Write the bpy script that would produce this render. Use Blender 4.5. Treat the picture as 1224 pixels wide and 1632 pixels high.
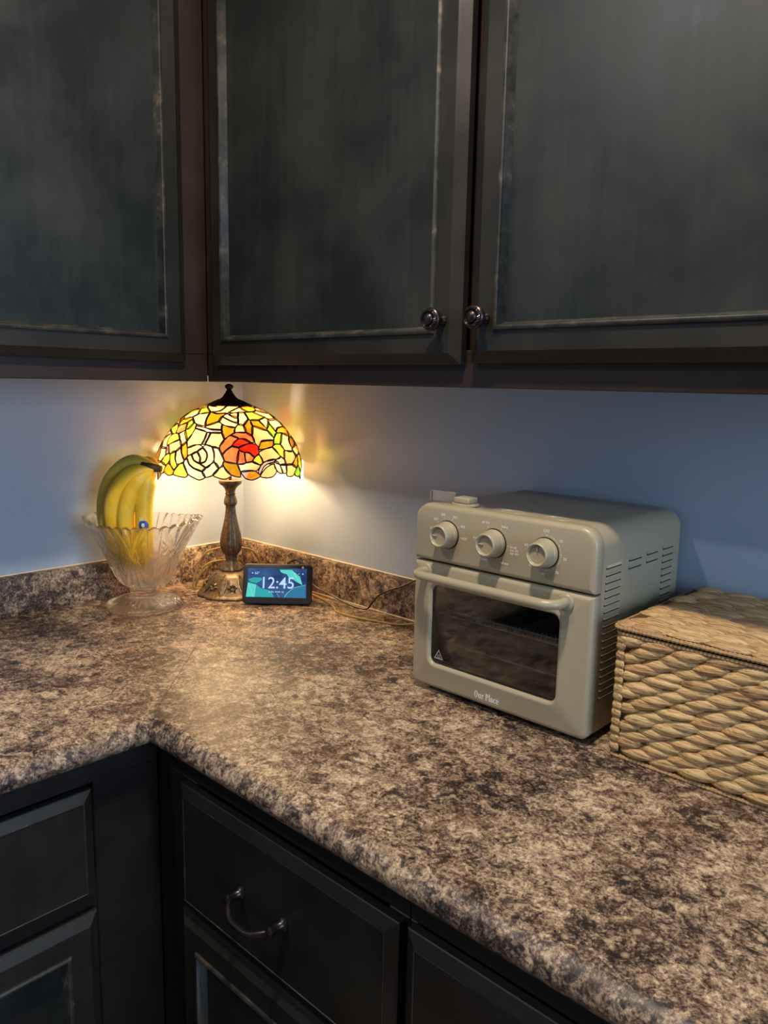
import bpy, bmesh, math, random
from mathutils import Vector, Matrix
random.seed(7)
for o in list(bpy.data.objects): bpy.data.objects.remove(o, do_unlink=True)
SC = bpy.context.scene
COL = SC.collection
R = math.radians
# ------------------------------------------------------------------ camera
cam = bpy.data.cameras.new('camera'); camo = bpy.data.objects.new('camera', cam); COL.objects.link(camo)
yaw, pitch, roll, fpx = 2.32306, 0.16329, 0.01979, 1249.0
fw = Vector((math.cos(yaw)*math.cos(pitch), math.sin(yaw)*math.cos(pitch), -math.sin(pitch)))
rt = Vector((math.sin(yaw), -math.cos(yaw), 0)); up = rt.cross(fw)
rt, up = rt*math.cos(roll)+up*math.sin(roll), up*math.cos(roll)-rt*math.sin(roll)
m = Matrix((rt, up, -fw)).transposed().to_4x4(); m.translation = (1.5817, -1.1751, 1.3864)
camo.matrix_world = m
cam.sensor_fit = 'VERTICAL'; cam.sensor_height = 36; cam.lens = fpx/1632*36; cam.clip_start = .02
SC.camera = camo
# ------------------------------------------------------------------ view, world, room lights
SC.view_settings.view_transform = 'Standard'; SC.view_settings.look = 'None'
SC.view_settings.gamma = 1; SC.view_settings.use_curve_mapping = False
SC.view_settings.exposure = 0.0
w = bpy.data.worlds.new('sky'); SC.world = w; w.use_nodes = True
bg = w.node_tree.nodes['Background']; bg.inputs[0].default_value = (.50, .68, 1, 1); bg.inputs[1].default_value = .6
def area(name, loc, size, power, col, aim, shape='SQUARE', size_y=None):
    l = bpy.data.lights.new(name, 'AREA'); l.energy = power; l.color = col; l.shape = shape; l.size = size
    if size_y: l.size_y = size_y
    o = bpy.data.objects.new(name, l); COL.objects.link(o); o.location = loc
    o.rotation_euler = (Vector(aim)-Vector(loc)).to_track_quat('-Z', 'Y').to_euler()
    return o
L1 = (1.15, -.80, 2.40); L2 = (.55, -1.72, 2.40)
area('downlight_glow', L1, .10, 20, (1, .86, .68), (1.15, -.80, 0), 'DISK')
area('downlight_glow', L2, .10, 8, (.93, .95, 1), (.55, -1.72, 0), 'DISK')
area('window_daylight', (3.86, -.95, 1.55), 1.3, 42, (.50, .71, 1), (0, -.85, 1.2), 'RECTANGLE', 1.15)
LAMP_W = 3.7
# ------------------------------------------------------------------ helpers
def tag(o, label=None, cat=None, group=None, kind=None):
    if label: o['label'] = label
    if cat: o['category'] = cat
    if group: o['group'] = group
    if kind: o['kind'] = kind
    return o
def thing(name, loc, label, cat, rotz=0, group=None):
    o = bpy.data.objects.new(name, None); COL.objects.link(o); o.empty_display_size = .05
    o.location = loc; o.rotation_euler = (0, 0, rotz); return tag(o, label, cat, group)
def link(name, me, mat, parent=None):
    o = bpy.data.objects.new(name, me); COL.objects.link(o)
    if mat and not me.materials: me.materials.append(mat)
    if parent: o.parent = parent
    return o
class MB:
    def __init__(s): s.v = []; s.f = []; s.m = []
    def add(s, vs, fs, mi=0):
        b = len(s.v); s.v += [tuple(v) for v in vs]; s.f += [tuple(i+b for i in f) for f in fs]; s.m += [mi]*len(fs); return s
    def box(s, x0, x1, y0, y1, z0, z1, mi=0, T=None):
        vs = [(x, y, z) for x in (x0, x1) for y in (y0, y1) for z in (z0, z1)]
        if T: vs = [T(*v) for v in vs]
        return s.add(vs, [(0,1,3,2),(4,6,7,5),(0,4,5,1),(2,3,7,6),(0,2,6,4),(1,5,7,3)], mi)
    def rings(s, rs, closed=True, cap0=False, cap1=False, mi=0):
        n = len(rs[0]); vs = [p for r in rs for p in r]; fs = []
        for i in range(len(rs)-1):
            for k in range(n if closed else n-1):
                a = i*n+k; b = i*n+(k+1) % n; fs.append((a, b, b+n, a+n))
        if cap0: fs.append(tuple(range(n))[::-1])
        if cap1: fs.append(tuple(range((len(rs)-1)*n, len(rs)*n)))
        return s.add(vs, fs, mi)
    def lathe(s, prof, n=32, T=None, cap0=True, cap1=True, mi=0, rf=None):
        rs = []
        for i, (r, z) in enumerate(prof):
            ring = []
            for k in range(n):
                a = 2*math.pi*k/n; rr = r*(rf(a, z, r) if rf else 1); p = (rr*math.cos(a), rr*math.sin(a), z); ring.append(T(*p) if T else p)
            rs.append(ring)
        return s.rings(rs, True, cap0, cap1, mi)
    def tube(s, pts, r, n=8, mi=0, rfun=None, cap=True, flat=None):
        pts = [Vector(p) for p in pts]; N = len(pts); rs = []; prev = None
        for i in range(N):
            t = (pts[min(i+1, N-1)]-pts[max(i-1, 0)]).normalized()
            if prev is None:
                a = Vector((0, 0, 1)) if abs(t.z) < .9 else Vector((1, 0, 0)); u = t.cross(a).normalized()
            else: u = (prev-t*prev.dot(t)).normalized()
            prev = u; v = t.cross(u); rr = rfun(i/(N-1)) if rfun else r
            rs.append([pts[i]+(u*math.cos(2*math.pi*k/n)+v*math.sin(2*math.pi*k/n))*rr for k in range(n)])
        return s.rings(rs, True, cap, cap, mi)
    def build(s, name, mat, parent=None, bevel=0, seg=2, smooth=False, angle=40, recalc=True):
        me = bpy.data.meshes.new(name); bm = bmesh.new()
        vs = [bm.verts.new(v) for v in s.v]
        for f, mi in zip(s.f, s.m):
            try: fc = bm.faces.new([vs[i] for i in f]); fc.material_index = mi
            except ValueError: pass
        if recalc: bmesh.ops.recalc_face_normals(bm, faces=bm.faces[:])
        if bevel:
            es = [e for e in bm.edges if len(e.link_faces) == 2 and e.calc_face_angle(0) > .6]
            bmesh.ops.bevel(bm, geom=es, offset=bevel, segments=seg, affect='EDGES', profile=.5, clamp_overlap=True)
        if smooth:
            for f in bm.faces: f.smooth = True
            for e in bm.edges:
                if len(e.link_faces) == 2 and e.calc_face_angle(0) > R(angle): e.smooth = False
        bm.to_mesh(me); bm.free()
        for mt in (mat if isinstance(mat, (list, tuple)) else [mat]): me.materials.append(mt)
        return link(name, me, None, parent)
def catmull(pts, n=8):
    P = [Vector(p) for p in pts]; out = []
    for i in range(len(P)-1):
        p0 = P[max(i-1, 0)]; p1 = P[i]; p2 = P[i+1]; p3 = P[min(i+2, len(P)-1)]
        for k in range(n):
            t = k/n
            out.append(.5*((2*p1)+(-p0+p2)*t+(2*p0-5*p1+4*p2-p3)*t*t+(-p0+3*p1-3*p2+p3)*t**3))
    out.append(P[-1]); return out
def rrect(x0, x1, z0, z1, rad, n=6):      # rad = (bl, br, tr, tl), counter-clockwise in x,z
    out = []
    for (cx, cz, r, a0) in ((x0+rad[0], z0+rad[0], rad[0], 180), (x1-rad[1], z0+rad[1], rad[1], 270), (x1-rad[2], z1-rad[2], rad[2], 0), (x0+rad[3], z1-rad[3], rad[3], 90)):
        for k in range(n):
            a = R(a0+90*k/(n-1)); out.append((cx+r*math.cos(a), cz+r*math.sin(a)))
    return out
def rr_in(x0, x1, z0, z1, rad, d, n=6): return rrect(x0+d, x1-d, z0+d, z1-d, [max(r-d, .0004) for r in rad], n)
def text_mesh(s, size, T, name, mat, parent, align='CENTER', off=0.0, sx=1.0, ext=0.0):
    cu = bpy.data.curves.new('t', 'FONT'); cu.body = s; cu.size = size; cu.align_x = align; cu.align_y = 'CENTER'; cu.offset = off; cu.extrude = ext
    cu.resolution_u = 3
    ob = bpy.data.objects.new('t', cu); COL.objects.link(ob); bpy.context.view_layer.update()
    me = bpy.data.meshes.new_from_object(ob.evaluated_get(bpy.context.evaluated_depsgraph_get()))
    bpy.data.objects.remove(ob); bpy.data.curves.remove(cu)
    for v in me.vertices: v.co = T(v.co.x*sx, v.co.y, v.co.z)
    me.materials.clear(); me.name = name
    return link(name, me, mat, parent)
# ------------------------------------------------------------------ materials
def srgb(r, g, b):
    f = lambda c: (c/12.92 if c <= .04045 else ((c+.055)/1.055)**2.4)
    return (f(r/255), f(g/255), f(b/255), 1)
class Mat:
    def __init__(s, name):
        s.mat = bpy.data.materials.new(name); s.mat.use_nodes = True; s.nt = s.mat.node_tree; s.N = s.nt.nodes
        s.b = s.N['Principled BSDF']; s.out = s.N['Material Output']
    def n(s, t, **kw):
        x = s.N.new(t)
        for k, v in kw.items():
            if k.startswith('i_'):
                x.inputs[k[2:].replace('_', ' ')].default_value = v
            else: setattr(x, k, v)
        return x
    def l(s, a, b): s.nt.links.new(a, b)
    def coord(s, out='Object', scale=(1, 1, 1)):
        tc = s.n('ShaderNodeTexCoord'); mp = s.n('ShaderNodeMapping'); mp.inputs['Scale'].default_value = scale
        s.l(tc.outputs[out], mp.inputs[0]); return mp.outputs[0]
    def noise(s, vec, scale, detail=4, rough=.5, dist=0):
        x = s.n('ShaderNodeTexNoise'); x.inputs['Scale'].default_value = scale; x.inputs['Detail'].default_value = detail
        x.inputs['Roughness'].default_value = rough; x.inputs['Distortion'].default_value = dist
        if vec: s.l(vec, x.inputs['Vector'])
        return x.outputs['Fac']
    def ramp(s, fac, stops, interp='LINEAR'):
        x = s.n('ShaderNodeValToRGB'); cr = x.color_ramp; cr.interpolation = interp
        while len(cr.elements) < len(stops): cr.elements.new(.5)
        for e, (p, c) in zip(cr.elements, stops): e.position = p; e.color = c if len(c) == 4 else (*c, 1)
        s.l(fac, x.inputs[0]); return x.outputs[0]
    def mix(s, fac, a, b, mode='MIX'):
        x = s.n('ShaderNodeMix', data_type='RGBA', blend_type=mode)
        if isinstance(fac, (int, float)): x.inputs[0].default_value = fac
        else: s.l(fac, x.inputs[0])
        for v, i in ((a, 6), (b, 7)):
            if isinstance(v, tuple): x.inputs[i].default_value = v
            else: s.l(v, x.inputs[i])
        return x.outputs[2]
    def bump(s, h, strength=.3, dist=.001):
        x = s.n('ShaderNodeBump'); x.inputs['Strength'].default_value = strength; x.inputs['Distance'].default_value = dist
        s.l(h, x.inputs['Height']); s.l(x.outputs[0], s.b.inputs['Normal'])
    def math(s, op, a, b=None):
        x = s.n('ShaderNodeMath', operation=op)
        for i, v in enumerate((a, b)):
            if v is None: continue
            if isinstance(v, (int, float)): x.inputs[i].default_value = v
            else: s.l(v, x.inputs[i])
        return x.outputs[0]
    def col(s, c):
        if isinstance(c, tuple): s.b.inputs['Base Color'].default_value = c
        else: s.l(c, s.b.inputs['Base Color'])
        return s
    def set(s, rough=None, metal=None, spec=None, **kw):
        if rough is not None:
            if isinstance(rough, (int, float)): s.b.inputs['Roughness'].default_value = rough
            else: s.l(rough, s.b.inputs['Roughness'])
        if metal is not None: s.b.inputs['Metallic'].default_value = metal
        if spec is not None: s.b.inputs['Specular IOR Level'].default_value = spec
        for k, v in kw.items(): s.b.inputs[k].default_value = v
        return s
def plain(name, c, rough=.5, metal=0, spec=.5, var=.08, vs=40, bump=0):
    s = Mat(name); v = s.coord(); f = s.noise(v, vs, 3)
    d = tuple(min(1, x*(1+var)) for x in c[:3])+(1,); e = tuple(x*(1-var) for x in c[:3])+(1,)
    s.col(s.ramp(f, [(.3, e), (.7, d)])); s.set(rough, metal, spec)
    if bump: s.bump(f, bump, .0005)
    return s.mat
def emit(name, c, st=1.0):
    s = Mat(name); s.col((0, 0, 0, 1)); s.set(.3, 0, .3); s.b.inputs['Emission Color'].default_value = c; s.b.inputs['Emission Strength'].default_value = st
    return s.mat
def laminate():
    s = Mat('granite_laminate'); v = s.coord()
    big = s.noise(v, 8, 3, .55); mid = s.noise(v, 62, 7, .74, .7); fine = s.noise(v, 270, 5, .75, .5); dark = s.noise(v, 40, 6, .72, .9)
    a = s.math('ADD', s.math('MULTIPLY', mid, .54), s.math('MULTIPLY', fine, .46))
    a = s.math('ADD', a, s.math('MULTIPLY', s.math('SUBTRACT', big, .5), .26))
    c = s.ramp(a, [(.40, srgb(26, 20, 19)), (.45, srgb(72, 56, 47)), (.495, srgb(122, 101, 83)), (.545, srgb(166, 142, 114)), (.61, srgb(208, 186, 154))])
    rust = s.noise(v, 20, 5, .65, .6)
    c = s.mix(s.ramp(rust, [(.54, (0, 0, 0)), (.66, (.55, .55, .55))]), c, srgb(84, 52, 33))
    c = s.mix(s.ramp(dark, [(.37, (.88, .88, .88)), (.44, (0, 0, 0))]), c, srgb(34, 28, 29))
    vo = s.n('ShaderNodeTexVoronoi'); vo.inputs['Scale'].default_value = 42; s.l(v, vo.inputs['Vector'])
    c = s.mix(s.ramp(vo.outputs['Distance'], [(.08, (.5, .5, .5)), (.2, (0, 0, 0))]), c, srgb(208, 182, 148))
    s.col(c); s.set(s.ramp(mid, [(.3, (.40, .40, .40)), (.7, (.54, .54, .54))]), 0, .45)
    s.bump(fine, .2, .0006); return s.mat
def cabinet_mat(name, base, wear_sheen, amt=.5, rough=.36, grain=(1, 1, 1)):
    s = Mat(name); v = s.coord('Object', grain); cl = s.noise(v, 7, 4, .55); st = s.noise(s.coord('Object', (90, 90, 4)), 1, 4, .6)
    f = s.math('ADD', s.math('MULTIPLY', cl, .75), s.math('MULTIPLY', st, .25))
    c = s.mix(s.ramp(f, [(.40, (0, 0, 0)), (.70, (amt, amt, amt))]), base, wear_sheen)  # cloudy lighter tone: rub-through wear plus sheen painted into the colour
    sp = s.noise(v, 260, 2, .5); c = s.mix(s.ramp(sp, [(.80, (0, 0, 0)), (.83, (.6, .6, .6))]), c, srgb(150, 130, 105))
    s.col(c); s.set(s.ramp(cl, [(.35, (rough-.04,)*3), (.65, (rough+.14,)*3)]), 0, .38)
    s.bump(st, .06, .0005); return s.mat
def worn_edge():
    s = Mat('worn_moulding'); v = s.coord(); f = s.noise(v, 30, 5, .7)
    s.col(s.ramp(f, [(.40, srgb(40, 39, 36)), (.58, srgb(62, 58, 51)), (.76, srgb(120, 105, 82))])); s.set(.34, 0, .6); return s.mat
def glass_pane(name, c1, c2, tr=.48):
    s = Mat(name); v = s.coord(); oi = s.n('ShaderNodeObjectInfo')
    ad = s.n('ShaderNodeVectorMath', operation='ADD'); s.l(v, ad.inputs[0]); s.l(oi.outputs['Random'], ad.inputs[1])
    f = s.noise(ad.outputs[0], 55, 4, .6, 1.2); c = s.ramp(f, [(.32, c1), (.68, c2)])
    t = s.n('ShaderNodeBsdfTranslucent'); s.l(s.mix(1.0, c, (.62, .62, .62, 1), 'MULTIPLY'), t.inputs[0]); d = s.n('ShaderNodeBsdfTransparent'); s.l(s.mix(1.0, c, (.95, .95, .95, 1), 'MULTIPLY'), d.inputs[0])
    g = s.n('ShaderNodeBsdfGlossy'); g.inputs['Roughness'].default_value = .12
    a = s.n('ShaderNodeMixShader'); a.inputs[0].default_value = tr; s.l(t.outputs[0], a.inputs[1]); s.l(d.outputs[0], a.inputs[2])
    b = s.n('ShaderNodeMixShader'); b.inputs[0].default_value = .05; s.l(a.outputs[0], b.inputs[1]); s.l(g.outputs[0], b.inputs[2])
    s.l(b.outputs[0], s.out.inputs[0]); return s.mat
def clear_glass(name, tint=(1, 1, 1, 1), rough=.02, thru=.3):
    s = Mat(name); s.col(tint); s.set(rough, 0, .5); s.b.inputs['Transmission Weight'].default_value = 1; s.b.inputs['IOR'].default_value = 1.46
    t = s.n('ShaderNodeBsdfTransparent'); t.inputs[0].default_value = tint
    a = s.n('ShaderNodeMixShader'); a.inputs[0].default_value = thru; s.l(s.b.outputs[0], a.inputs[1]); s.l(t.outputs[0], a.inputs[2]); s.l(a.outputs[0], s.out.inputs[0])
    return s.mat
def oven_glass():
    s = Mat('tinted_oven_glass'); t = s.n('ShaderNodeBsdfTransparent'); t.inputs[0].default_value = (.78, .76, .72, 1)
    g = s.n('ShaderNodeBsdfGlossy'); g.inputs['Roughness'].default_value = .04
    fr = s.n('ShaderNodeFresnel'); fr.inputs[0].default_value = 1.5
    a = s.n('ShaderNodeMixShader'); s.l(fr.outputs[0], a.inputs[0]); s.l(t.outputs[0], a.inputs[1]); s.l(g.outputs[0], a.inputs[2]); s.l(a.outputs[0], s.out.inputs[0])
    return s.mat
def straw(name, a, b, d):
    s = Mat(name); oi = s.n('ShaderNodeObjectInfo'); tc = s.n('ShaderNodeTexCoord')
    mp = s.n('ShaderNodeMapping'); mp.inputs['Scale'].default_value = (22, 380, 380); s.l(tc.outputs['Object'], mp.inputs[0])
    ad = s.n('ShaderNodeVectorMath', operation='ADD'); s.l(mp.outputs[0], ad.inputs[0]); s.l(oi.outputs['Random'], ad.inputs[1])
    f = s.noise(ad.outputs[0], 1, 4, .6); c = s.ramp(f, [(.38, d), (.47, a), (.62, b)])
    rc = s.ramp(oi.outputs['Random'], [(0, srgb(128, 88, 58)), (.2, srgb(222, 188, 132)), (.55, srgb(204, 172, 120)), (.8, srgb(176, 130, 86)), (1, srgb(218, 196, 146))])
    c = s.mix(.38, c, rc, 'MIX'); s.col(c); s.set(.55, 0, .35); s.bump(f, 1.0, .0020); return s.mat
def banana_mat(nm='banana_skin', g0=.5, g1=.55):
    s = Mat(nm); v = s.coord(); f = s.noise(v, 22, 4, .6)
    tc = s.n('ShaderNodeTexCoord'); sep = s.n('ShaderNodeSeparateXYZ'); s.l(tc.outputs['Object'], sep.inputs[0])
    c = s.ramp(f, [(.3, srgb(236, 178, 28)), (.55, srgb(246, 200, 52)), (.8, srgb(214, 190, 70))])
    grn = s.noise(v, 13, 2, .5); c = s.mix(s.ramp(grn, [(g0, (0, 0, 0)), (g0+.18, (g1, g1, g1))]), c, srgb(176, 172, 78))
    sp = s.noise(v, 120, 3, .6); c = s.mix(s.ramp(sp, [(.70, (0, 0, 0)), (.76, (.85, .85, .85))]), c, srgb(84, 50, 22))
    br = s.noise(s.coord('Object', (30, 30, 9)), 1.6, 4, .7, .6); c = s.mix(s.ramp(br, [(.64, (0, 0, 0)), (.72, (.6, .6, .6))]), c, srgb(120, 84, 40))
    s.col(c); s.set(.42, 0, .4); return s.mat
M = {}
def wallpaint(name, c):
    s = Mat(name); f = s.noise(s.coord(), 320, 3, .6); g = s.noise(s.coord(), 3, 2)
    s.col(s.ramp(g, [(.3, tuple(x*.97 for x in c[:3])+(1,)), (.7, c)])); s.set(.42, 0, .4); s.bump(f, .07, .0005); return s.mat
M['wall'] = wallpaint('pale_blue_paint', srgb(168, 184, 200))
M['ceil'] = wallpaint('ceiling_white', srgb(228, 226, 220))
M['lam'] = laminate()
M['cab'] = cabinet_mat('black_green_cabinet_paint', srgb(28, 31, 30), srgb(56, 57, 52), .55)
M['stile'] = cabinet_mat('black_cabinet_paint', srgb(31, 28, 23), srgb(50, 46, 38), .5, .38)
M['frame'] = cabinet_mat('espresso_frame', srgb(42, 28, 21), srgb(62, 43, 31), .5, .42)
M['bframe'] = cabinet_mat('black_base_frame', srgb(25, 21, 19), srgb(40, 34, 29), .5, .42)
M['bead'] = worn_edge()
M['bronze'] = plain('dark_bronze', srgb(70, 62, 62), .30, .9, .5, .25, 200)
M['caulk'] = plain('cream_caulk', srgb(226, 208, 176), .5)
M['floor'] = plain('floor_wood', srgb(120, 88, 62), .4, 0, .5, .2, 12)
M['white'] = plain('white_trim', srgb(230, 228, 222), .4)
M['oven'] = plain('sage_beige_enamel', srgb(164, 151, 124), .36, 0, .5, .015, 60)
M['oven_d'] = plain('charcoal_base', srgb(22, 20, 19), .5)
M['cavity'] = plain('oven_cavity_steel', srgb(74, 66, 60), .42, .5)
M['wire'] = plain('rack_wire', srgb(205, 200, 192), .35, .6)
M['oglass'] = oven_glass()
M['print'] = plain('white_print', srgb(238, 234, 224), .5, 0, .3, .02)
M['printg'] = plain('grey_print', srgb(176, 174, 172), .5, 0, .3, .02)
M['acryl'] = clear_glass('clear_acrylic', (.94, .95, .98, 1), .03, .78)
M['gap_shade'] = plain('painted_gap_shade', srgb(14, 13, 12), .7)  # flat black painted as shade in the vent slots and round the dials
M['strand'] = straw('hyacinth_strand', srgb(186, 148, 98), srgb(226, 194, 140), srgb(92, 60, 36))
M['lidstrand'] = straw('hyacinth_lid_strand', srgb(178, 138, 92), srgb(222, 188, 138), srgb(96, 64, 40))
M['core'] = plain('basket_core', srgb(92, 66, 42), .8, 0, .2, .2, 90)
M['rim'] = plain('basket_rim_twine', srgb(170, 136, 94), .7, 0, .3, .25, 300, .4)
M['brass'] = plain('antique_brass', srgb(112, 96, 74), .42, .7, .5, .45, 160, .3)
M['lead'] = plain('lead_came', srgb(44, 34, 28), .45, .6, .5, .2, 150)
M['capm'] = plain('dark_bronze_cap', srgb(58, 42, 30), .38, .7, .5, .25, 150)
M['bulb'] = emit('warm_bulb', (1, .72, .38, 1), 3)
M['cordg'] = plain('gold_cord', srgb(168, 140, 72), .35)
M['cordk'] = plain('black_cord', srgb(32, 28, 26), .4)
M['plastic'] = plain('charcoal_plastic', srgb(46, 46, 50), .5, 0, .4, .05, 300)
M['bglass'] = clear_glass('pressed_glass', (1, .99, .975, 1), .0, .22)
M['banana'] = banana_mat(); M['banana_g'] = banana_mat('green_banana_skin', .32, .55)
M['btip'] = plain('banana_stem_brown', srgb(74, 58, 34), .65, 0, .3, .4, 90)
M['blue'] = plain('sticker_blue', srgb(40, 84, 170), .4)
M['byel'] = plain('sticker_yellow', srgb(238, 214, 120), .4)
G = {}
for k, a, b in (('c', (1, .82, .58), (1, .92, .72)), ('k', (1, .74, .48), (1, .84, .62)), ('w', (1, .90, .72), (1, .95, .84)), ('n', (.98, .76, .60), (1, .88, .76)),
                ('v', (.80, .78, .76), (.96, .92, .90)), ('y', (.78, .78, .20), (1, .94, .40)), ('g', (.34, .72, .14), (.72, .92, .30)), ('o', (.80, .46, .08), (1, .74, .24)),
                ('d', (.52, .55, .10), (1, .55, .10)), ('p', (1, .36, .20), (1, .58, .38)), ('r', (1, .10, .07), (1, .28, .18)), ('j', (.70, .55, .70), (.98, .88, .95)), ('b', (.45, .30, .10), (.62, .46, .16))):
    G[k] = glass_pane('stained_glass_'+{'c':'cream','k':'peach','w':'ivory','n':'blush','v':'grey_white','y':'lime','g':'green','o':'amber','d':'amber_green','p':'coral','r':'red','j':'lilac','b':'olive'}[k], (*a, 1), (*b, 1))
# ------------------------------------------------------------------ the room
RX, RY, H = 3.9, -3.9, 2.44
def wall(name, x0, x1, y0, y1, z0, z1, mat):
    return tag(MB().box(x0, x1, y0, y1, z0, z1).build(name, mat), kind='structure')
wall('floor', -.1, RX+.1, RY-.1, .1, -.08, 0, M['floor'])
wall('ceiling', -.1, RX+.1, RY-.1, .1, H, H+.08, M['ceil'])
wall('wall_left', -.1, 0, RY-.1, .1, 0, H, M['wall'])
wall('wall_right', 0, RX+.1, 0, .1, 0, H, M['wall'])
wall('wall_near', 0, RX+.1, RY-.1, RY, 0, H, M['wall'])
wo = MB()      # the wall across the room, with its window opening
WY0, WY1, WZ0, WZ1 = -1.65, -.25, .95, 2.15
wo.box(RX, RX+.1, RY, WY0, 0, H).box(RX, RX+.1, WY1, 0, 0, H).box(RX, RX+.1, WY0, WY1, 0, WZ0).box(RX, RX+.1, WY0, WY1, WZ1, H)
tag(wo.build('wall_far', M['wall']), kind='structure')
wf = MB(); t_ = .05
wf.box(RX+.02, RX+.08, WY0, WY0+t_, WZ0, WZ1).box(RX+.02, RX+.08, WY1-t_, WY1, WZ0, WZ1).box(RX+.02, RX+.08, WY0+t_, WY1-t_, WZ0, WZ0+t_).box(RX+.02, RX+.08, WY0+t_, WY1-t_, WZ1-t_, WZ1)
wf.box(RX+.03, RX+.07, (WY0+WY1)/2-.02, (WY0+WY1)/2+.02, WZ0+t_, WZ1-t_)
win = tag(wf.build('window_1', M['white'], bevel=.003), kind='structure')
# ceiling downlights
for i, (L, lab) in enumerate(((L1, 'warm white recessed downlight in ceiling above the toaster oven'), (L2, 'cool white recessed downlight in ceiling farther out from the wall cabinets'))):
    t = thing('ceiling_light', (L[0], L[1], H), lab, 'ceiling light', group='recessed downlights')
    MB().lathe([(.062, 0), (.085, 0), (.085, -.006), (.066, -.010), (.062, -.004)], 40, cap0=False, cap1=False).build('trim_ring', M['white'], t, smooth=True)
    MB().lathe([(.062, -.001), (.062, -.004)], 40).build('lens', emit('downlight_lens', (1, .88, .72, 1) if i == 0 else (.93, .95, 1, 1), 6), t)
# ------------------------------------------------------------------ worktop and backsplash
CZ = .914; CD = .645
TR = lambda u, d, z: (u, -d, z)          # right run: along +x, depth towards -y
TL = lambda u, d, z: (d, -u, z)          # left run: along -y, depth towards +x
ct = thing('countertop', (0, 0, 0), 'L-shaped brown granite-look laminate countertop with rounded front edge and low backsplash', 'countertop')
prof = [(.0005, CZ-.0355), (CD-.014, CZ-.0355)]
for k in range(1, 6): a = R(-90+90*k/6); prof.append((CD-.014+.014*math.cos(a), CZ-.0215+.014*math.sin(a)))
rt_ = .022
for k in range(0, 9): a = R(90*k/8); prof.append((CD-rt_+rt_*math.cos(a), CZ-rt_+rt_*math.sin(a)))
prof += [(CD-.06, CZ), (.30, CZ), (.0005, CZ)]
for T, end in ((TR, 1.80), (TL, 1.45)):
    g = .00035      # hairline at the mitre seam
    MB().rings([[T(d+g, d, z) for d, z in prof], [T(end, d, z) for d, z in prof]], True, True, True).build('worktop', M['lam'], ct, smooth=True, angle=35)
BH = .0795; bt = .020
for T, end in ((TR, 1.80), (TL, 1.45)):
    bp = [(.0006, CZ), (bt, CZ), (bt, CZ+BH-.004), (bt-.0012, CZ+BH-.0012), (bt-.004, CZ+BH), (.0006, CZ+BH)]
    MB().rings([[T(d+.0002, d, z) for d, z in bp], [T(end, d, z) for d, z in bp]], True, True, True).build('backsplash', M['lam'], ct, smooth=True, angle=35)
    MB().tube([T(.003, .002, CZ+BH), T(end, .002, CZ+BH)], .0019, 6).build('caulk_bead', M['caulk'], ct, smooth=True)
    if T is TR: MB().tube([T(bt, bt+.0004, CZ+.0002), T(end, bt+.0004, CZ+.0002)], .0012, 6).build('caulk_bead', M['caulk'], ct, smooth=True)
# ------------------------------------------------------------------ cabinet doors and drawers
def ring_member(T, u0, u1, z0, z1, prof, k, d0):
    def corner(c, wv):
        return ((u0+wv, z0+wv), (u1-wv, z0+wv), (u1-wv, z1-wv), (u0+wv, z1-wv))[c]
    rs = []
    for c in (k, (k+1) % 4): rs.append([T(corner(c, wv)[0], d0+dd, corner(c, wv)[1]) for wv, dd in prof])
    return rs
def door(T, parent, u0, u1, z0, z1, d0, wst=.050, bevel=.0155, name='door'):
    FP = [(0, 0), (0, .011), (.002, .0125), (bevel-.003, .0185), (bevel, .0205), (wst-.009, .0205), (wst-.009, 0)]
    BP = [(wst-.009, .004), (wst-.009, .0205), (wst-.0085, .0232), (wst-.006, .0246), (wst-.0030, .0236), (wst-.0012, .019), (wst+.0005, .0125), (wst+.002, .0095), (wst+.002, .004)]
    iw = wst-.004
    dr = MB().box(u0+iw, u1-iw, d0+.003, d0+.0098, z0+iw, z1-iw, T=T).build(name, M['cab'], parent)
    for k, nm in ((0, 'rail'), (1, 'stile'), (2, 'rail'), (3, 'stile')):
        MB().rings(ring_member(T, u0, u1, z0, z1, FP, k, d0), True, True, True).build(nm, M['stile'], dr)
    for k in range(4):
        MB().rings(ring_member(T, u0, u1, z0, z1, BP, k, d0), True, True, True).build('bead_moulding', M['bead'], dr, smooth=True, angle=50)
    return dr
def drawer(T, parent, u0, u1, z0, z1, d0):
    def rr(i, d): return [T(u0+i, d0+d, z0+i), T(u1-i, d0+d, z0+i), T(u1-i, d0+d, z1-i), T(u0+i, d0+d, z1-i)]
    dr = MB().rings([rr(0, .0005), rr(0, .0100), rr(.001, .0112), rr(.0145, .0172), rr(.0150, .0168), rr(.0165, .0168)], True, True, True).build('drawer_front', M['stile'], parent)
    b = MB()
    b.rings([rr(.0138, .0171), rr(.0138, .0178), rr(.0148, .0180), rr(.0156, .0172)], True)
    b.build('worn_edge_line', M['bead'], dr)
    return dr
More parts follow.
